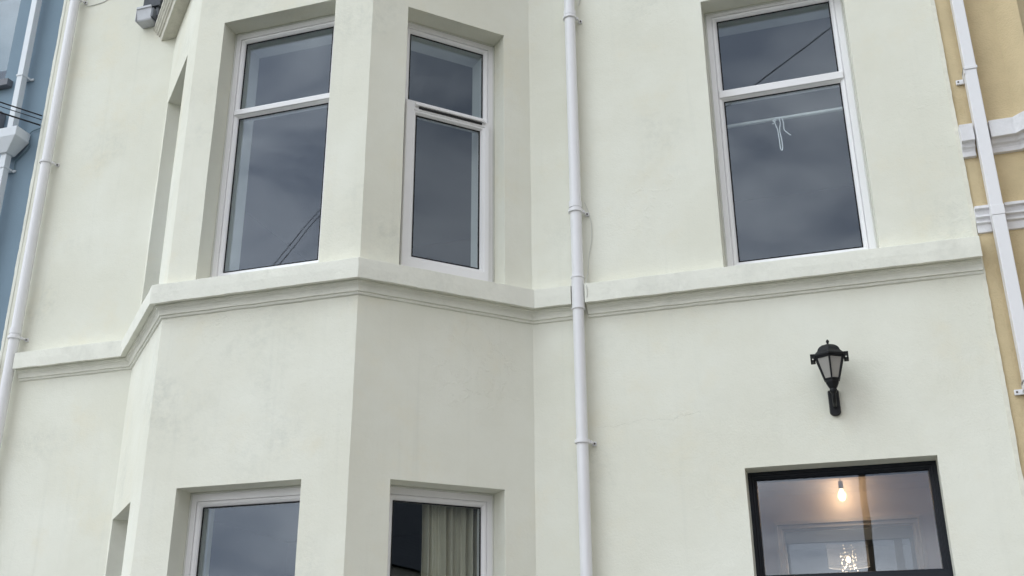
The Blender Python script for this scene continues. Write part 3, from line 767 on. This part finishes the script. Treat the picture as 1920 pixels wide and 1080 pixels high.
# ================================================================== ROW OF HOUSES ACROSS THE ROAD, TO THE RIGHT
tints = [(.50, .42, .32), (.42, .34, .27), (.56, .50, .40), (.46, .36, .26), (.52, .46, .38), (.40, .36, .32)]
for i in range(6):
    x0 = 8 + i * 8.6; x1 = x0 + 8.6
    e_ = empty('row_house', ((x0 + x1) / 2, -15, 0), ('tan', 'brown', 'pale', 'ochre-brown', 'stone', 'grey-brown')[i] + ' slate-roofed house across the road, number %s of the row from the left' % ('first', 'second', 'third', 'fourth', 'fifth', 'sixth')[i], 'house', 'row of houses across the road')
    e_['label'] = ('tan', 'brown', 'pale', 'ochre-brown', 'stone', 'grey-brown')[i] + ' slate-roofed house in the row across the road, ' + ('nearest', 'second', 'third', 'fourth', 'fifth', 'farthest')[i] + ' one'
    MB().box(x0, x1, -22, -14.4, 0, 6.6).build('wall', paint('row_wall_paint', tints[i], .85, .06, 1.5), e_)
    rr = MB()
    nC = 34
    for k in range(nC):     # slate courses stepping up the slope
        f0, f1 = k / nC, (k + 1) / nC
        y0_, y1_ = -14.15 - 4.15 * f0, -14.15 - 4.15 * f1; za, zb = 6.6 + 6.0 * f0, 6.6 + 6.0 * f1
        rr.add([(x0, y0_, za + .035), (x1, y0_, za + .035), (x1, y1_, zb + .01), (x0, y1_, zb + .01), (x0, y0_, za), (x1, y0_, za)], [(0, 1, 2, 3), (4, 5, 1, 0)])
    rr.add([(x0, -18.3, 12.6), (x1, -18.3, 12.6), (x1, -22.4, 6.6), (x0, -22.4, 6.6)], [(0, 1, 2, 3)])
    rr.add([(x0, -14.4, 6.5), (x0, -18.3, 12.55), (x0, -22.2, 6.5)], [(0, 1, 2)]); rr.add([(x1, -14.4, 6.5), (x1, -18.3, 12.55), (x1, -22.2, 6.5)], [(0, 1, 2)])
    ro = rr.build('roof', 'slate', e_, recalc=False)
    MB().box(x0 - .35, x0 + .35, -18.9, -17.7, 11.2, 13.5).build('chimney', 'row_wall', ro)
    for (a, zc) in ((1.4, 1.1), (5.9, 1.1), (1.4, 3.9), (5.9, 3.9)):
        wn = MB(); ring(wn, [(0, -.0), (0, -.04), (.06, -.04), (.06, .06)], 0, 1.2, zc, zc + 1.6)
        Fx = Matrix.Translation((x0 + a + 1.2, -14.4, 0)) @ Matrix.Rotation(math.pi, 4, 'Z')
        wo = wn.build('window', 'upvc', e_, xf=Fx); MB().box(.05, 1.15, .005 - .03, .0 - .005, zc + .05, zc + 1.55).build('pane', 'black_frame', wo, xf=Fx)
    MB().box(x0 + 3.6, x0 + 4.6, -14.45, -14.39, 0, 2.1).build('door', 'black_frame', e_)

# ================================================================== WALL LANTERN
LX, LY = .001, -.150
ln = empty('wall_lantern', (0, 0, 3.24), 'black six-sided wall lantern on a bracket above the fanlight', 'lantern')
bp_ = MB()
out_ = [(-.034, 3.405), (.034, 3.405), (.034, 3.268)] + [(.034 * math.cos(a), 3.268 - .022 * math.sin(a)) for a in [R(30 * k) for k in range(1, 6)]] + [(-.034, 3.268)]
bp_.prism(out_, lambda x, z: (x - .002, -.001, z), lambda x, z: (x * .88 - .002, -.026, z))
bp_.build('wall_plate', 'black_metal', ln, bevel=.003)
bp2 = MB().tube([(0, -.026, 3.268), (0, -.031, 3.268)], .006, 10); bp2.tube([(0, -.026, 3.385), (0, -.031, 3.385)], .006, 10); bp2.build('screw', 'black_metal', ln)
arm = MB().tube(curve_pts([(0, -.020, 3.315), (0, -.055, 3.300), (0, -.100, 3.302), (0, -.138, 3.325), (LX, LY, 3.365)]), .0125, 12)
arm.tube(curve_pts([(0, -.022, 3.375), (0, -.050, 3.362), (0, -.060, 3.335), (0, -.048, 3.312)]), .006, 8)
arm.build('bracket_arm', 'black_metal', ln, smooth=True)
HX = R(90)          # one vertex of the hexagon points to the street
hb = MB(); hb.lathe([(.014, 3.352), (.022, 3.358), (.026, 3.372), (.021, 3.380), (.030, 3.392), (.036, 3.404), (.043, 3.418), (.046, 3.436), (.040, 3.4365)], LX, LY, 6, HX)
hb.build('lantern_base', 'black_metal', ln, bevel=.0015, seg=1)
def hexp(r, k, z): a = HX + k * math.pi / 3; return Vector((LX + r * math.cos(a), LY + r * math.sin(a), z))
bars = MB()
for k in range(6):
    bars.tube([hexp(.045, k, 3.432), hexp(.088, k, 3.572)], [.0052, .0062], 8)
    a, b = hexp(.046, k, 3.437), hexp(.046, k + 1, 3.437); bars.tube([a, b], .006, 8)
    a, b = hexp(.087, k, 3.570), hexp(.087, k + 1, 3.570); bars.tube([a, b], .0065, 8)
bars.build('frame_bars', 'black_metal', ln, smooth=True)
for k in range(6):
    a, b, c, d = hexp(.044, k, 3.437), hexp(.044, k + 1, 3.437), hexp(.0855, k + 1, 3.570), hexp(.0855, k, 3.570)
    nn = (b - a).cross(c - a).normalized() * .0025
    MB().add([a, b, c, d, a + nn, b + nn, c + nn, d + nn], [(0, 1, 2, 3), (7, 6, 5, 4), (0, 4, 5, 1), (1, 5, 6, 2), (2, 6, 7, 3), (3, 7, 4, 0)]).build('pane', 'lantern_glass', ln)
MB().lathe([(.012, 3.44), (.014, 3.47), (.013, 3.478), (.022, 3.495), (.027, 3.515), (.024, 3.535), (.012, 3.552), (.003, 3.557)], LX, LY, 18).build('bulb', 'socket', ln, smooth=True)
rf_ = MB(); rf_.lathe([(.090, 3.574), (.100, 3.576), (.103, 3.588), (.090, 3.600), (.078, 3.612), (.070, 3.630), (.060, 3.641), (.050, 3.648), (.036, 3.655), (.022, 3.660), (.010, 3.663)], LX, LY, 6, HX)
rf_.build('lantern_roof', 'black_metal', ln, bevel=.002, seg=1)
# pierced lugs at the eaves
lug = MB()
for s in (-1, 1):
    x_ = LX + s * .102
    for (za, zb, xa, xb) in ((3.588, 3.600, -.018, .010), (3.552, 3.563, -.018, .010), (3.552, 3.600, .000, .010), (3.552, 3.600, -.018, -.008)):
        lug.box(x_ + s * xa, x_ + s * xb, LY - .03, LY + .03, za, zb)
lug.build('eaves_lug', 'black_metal', ln, bevel=.001, seg=1)
MB().lathe([(.010, 3.660), (.006, 3.668), (.006, 3.672), (.0095, 3.677), (.0095, 3.684), (.004, 3.692), (.002, 3.694)], LX, LY, 14).build('finial', 'black_metal', ln, smooth=True)

# ================================================================== THINGS BEHIND THE GLASS
# blind rail with hanging cord in the tall right-hand window
bl = empty('window_blind_or_sheen', (-.11, .40, 5.56), 'white blind rail with a looped cord hanging behind the tall right-hand window', 'blind')
MB().box(-.598, .390, .395, .42, 5.592, 5.612).build('bottom_rail', 'lining', bl, bevel=.004)
cd = MB()
cd.tube(curve_pts([(-.165, .385, 5.600), (-.178, .382, 5.56), (-.165, .38, 5.50), (-.160, .38, 5.42), (-.158, .38, 5.345), (-.150, .38, 5.325), (-.143, .38, 5.345), (-.144, .38, 5.42), (-.150, .38, 5.49), (-.140, .38, 5.55), (-.150, .385, 5.600)]), .0042, 6)
cd.tube(curve_pts([(-.150, .385, 5.60), (-.125, .38, 5.585), (-.118, .38, 5.54), (-.118, .38, 5.49), (-.095, .38, 5.455), (-.075, .38, 5.435)]), .0042, 6)
cd.tube(curve_pts([(-.160, .385, 5.598), (-.190, .38, 5.575), (-.178, .38, 5.56), (-.196, .38, 5.55)]), .004, 6)
cd.box(-.172, -.128, .378, .396, 5.586, 5.600)
cd.build('cord', 'cord', bl, smooth=True)

# curtain in the ground-floor bay window
cu = MB(); nx, nz_ = 150, 24; vs = []; fs = []
for j in range(nz_ + 1):
    z = .95 + (2.893 - .95) * j / nz_
    for i in range(nx + 1):
        u = i / nx; x = .612 + .44 * u + .010 * math.sin(z * 3 + u * 5) * (1 - u)
        ph = u * 2 * math.pi * 8.3 + 1.1 * math.sin(u * 11) + .35 * math.sin(z * 2.4 + u * 9)
        amp = .019 + .015 * math.sin(u * 17 + 1.2)
        y = .312 + amp * math.sin(ph) + .009 * math.sin(ph * 2.3 + z)
        vs.append((x, y, z))
for j in range(nz_):
    for i in range(nx): a = j * (nx + 1) + i; fs.append((a, a + 1, a + nx + 2, a + nx + 1))
cu.add(vs, fs); ct = cu.build('curtain', 'curtain', smooth=True, xf=F_RC, recalc=False)
thing(ct, 'cream pleated curtain drawn back behind the lower right bay window', 'curtain')
md = ct.modifiers.new('thick', 'SOLIDIFY'); md.thickness = .003
MB().tube([(.275, .312, 2.87), (1.045, .312, 2.87)], .012, 12).build('curtain_rod', 'socket', None, smooth=True, xf=F_RC)
thing(bpy.data.objects['curtain_rod'], 'thin rod carrying the cream curtain', 'curtain rod')

# bare pendant bulb in the hall
pb = empty('pendant_bulb', (-.028, 1.40, 3.20), 'lit bare filament bulb hanging in the hall behind the fanlight', 'lamp')
BX, BY, DZ = -.029, 1.48, .096
MB().tube([(BX, BY, 3.20), (BX, BY, 3.03 + DZ)], .004, 8).build('flex', 'socket', pb)
MB().lathe([(.010, 3.035 + DZ), (.017, 3.03 + DZ), (.018, 2.985 + DZ), (.016, 2.975 + DZ)], BX, BY, 16).build('lamp_holder', 'socket', pb, smooth=True)
MB().lathe([(r_, z_ + DZ) for r_, z_ in ((.013, 2.976), (.017, 2.962), (.024, 2.948), (.029, 2.926), (.025, 2.905), (.014, 2.891), (.003, 2.887))], BX, BY, 20).build('bulb', 'bulb_glow', pb, smooth=True)
MB().tube([(BX - .010, BY, 2.955 + DZ), (BX - .006, BY - .008, 2.905 + DZ), (BX + .006, BY - .008, 2.905 + DZ), (BX + .010, BY, 2.955 + DZ)], .0025, 6).build('filament', 'filament', pb)
pl = bpy.data.lights.new('bulb_light', 'POINT'); pl.energy = .95; pl.color = (1, .72, .47); pl.shadow_soft_size = .012
po = bpy.data.objects.new('bulb_light', pl); C.objects.link(po); po.location = (BX, BY, 2.927 + DZ)

# crystal chandelier farther inside
ch = empty('chandelier', (-.045, 3.0, 3.05), 'small lit crystal chandelier under a sheer drum shade, seen low in the fanlight', 'lamp')
MB().tube([(-.045, 3.0, 3.05), (-.045, 3.0, 2.90)], .006, 8).build('stem', 'socket', ch)
sh = MB(); vs = []; fs = []
for z in (2.69, 2.90):
    for k in range(36): a = k * math.pi / 18; vs.append((-.045 + .168 * math.cos(a), 3.0 + .168 * math.sin(a), z))
for k in range(36): fs.append((k, (k + 1) % 36, (k + 1) % 36 + 36, k + 36))
sh.add(vs, fs).build('drum_shade', 'sheer', ch, smooth=True)
MB().tube([(-.045 + .169 * math.cos(k * math.pi / 18), 3.0 + .169 * math.sin(k * math.pi / 18), 2.69) for k in range(37)], .0022, 6).build('hoop', 'lining', ch)
cry = MB(); rc = random.Random(4)
for k in range(11):
    a = k * 2 * math.pi / 11 + .2; top = 2.78 + rc.random() * .10
    for j in range(7):
        r_ = .030 + .040 * rc.random() ** .5; z = top - .030 * j + rc.uniform(-.006, .006); x, y = -.045 + r_ * math.cos(a), 3.0 + r_ * math.sin(a)
        q_ = rc.uniform(.0024, .0052)
        cry.add([(x, y, z + q_ * 1.5), (x - q_, y, z), (x, y - q_, z), (x + q_, y, z), (x, y + q_, z), (x, y, z - q_ * 1.5)], [(0, 1, 2), (0, 2, 3), (0, 3, 4), (0, 4, 1), (5, 2, 1), (5, 3, 2), (5, 4, 3), (5, 1, 4)])
cry.build('crystal', 'crystal', ch, kind='stuff')
MB().lathe([(.006, 2.78), (.016, 2.765), (.019, 2.75), (.014, 2.733), (.004, 2.726)], -.045, 3.0, 14).build('bulb', emit('lit_candle_bulb', (1, .7, .38), 3.5), ch, smooth=True)
p2 = bpy.data.lights.new('chandelier_light', 'POINT'); p2.energy = 2.4; p2.color = (1, .82, .64); p2.shadow_soft_size = .05
po = bpy.data.objects.new('chandelier_light', p2); C.objects.link(po); po.location = (-.045, 2.96, 2.70)
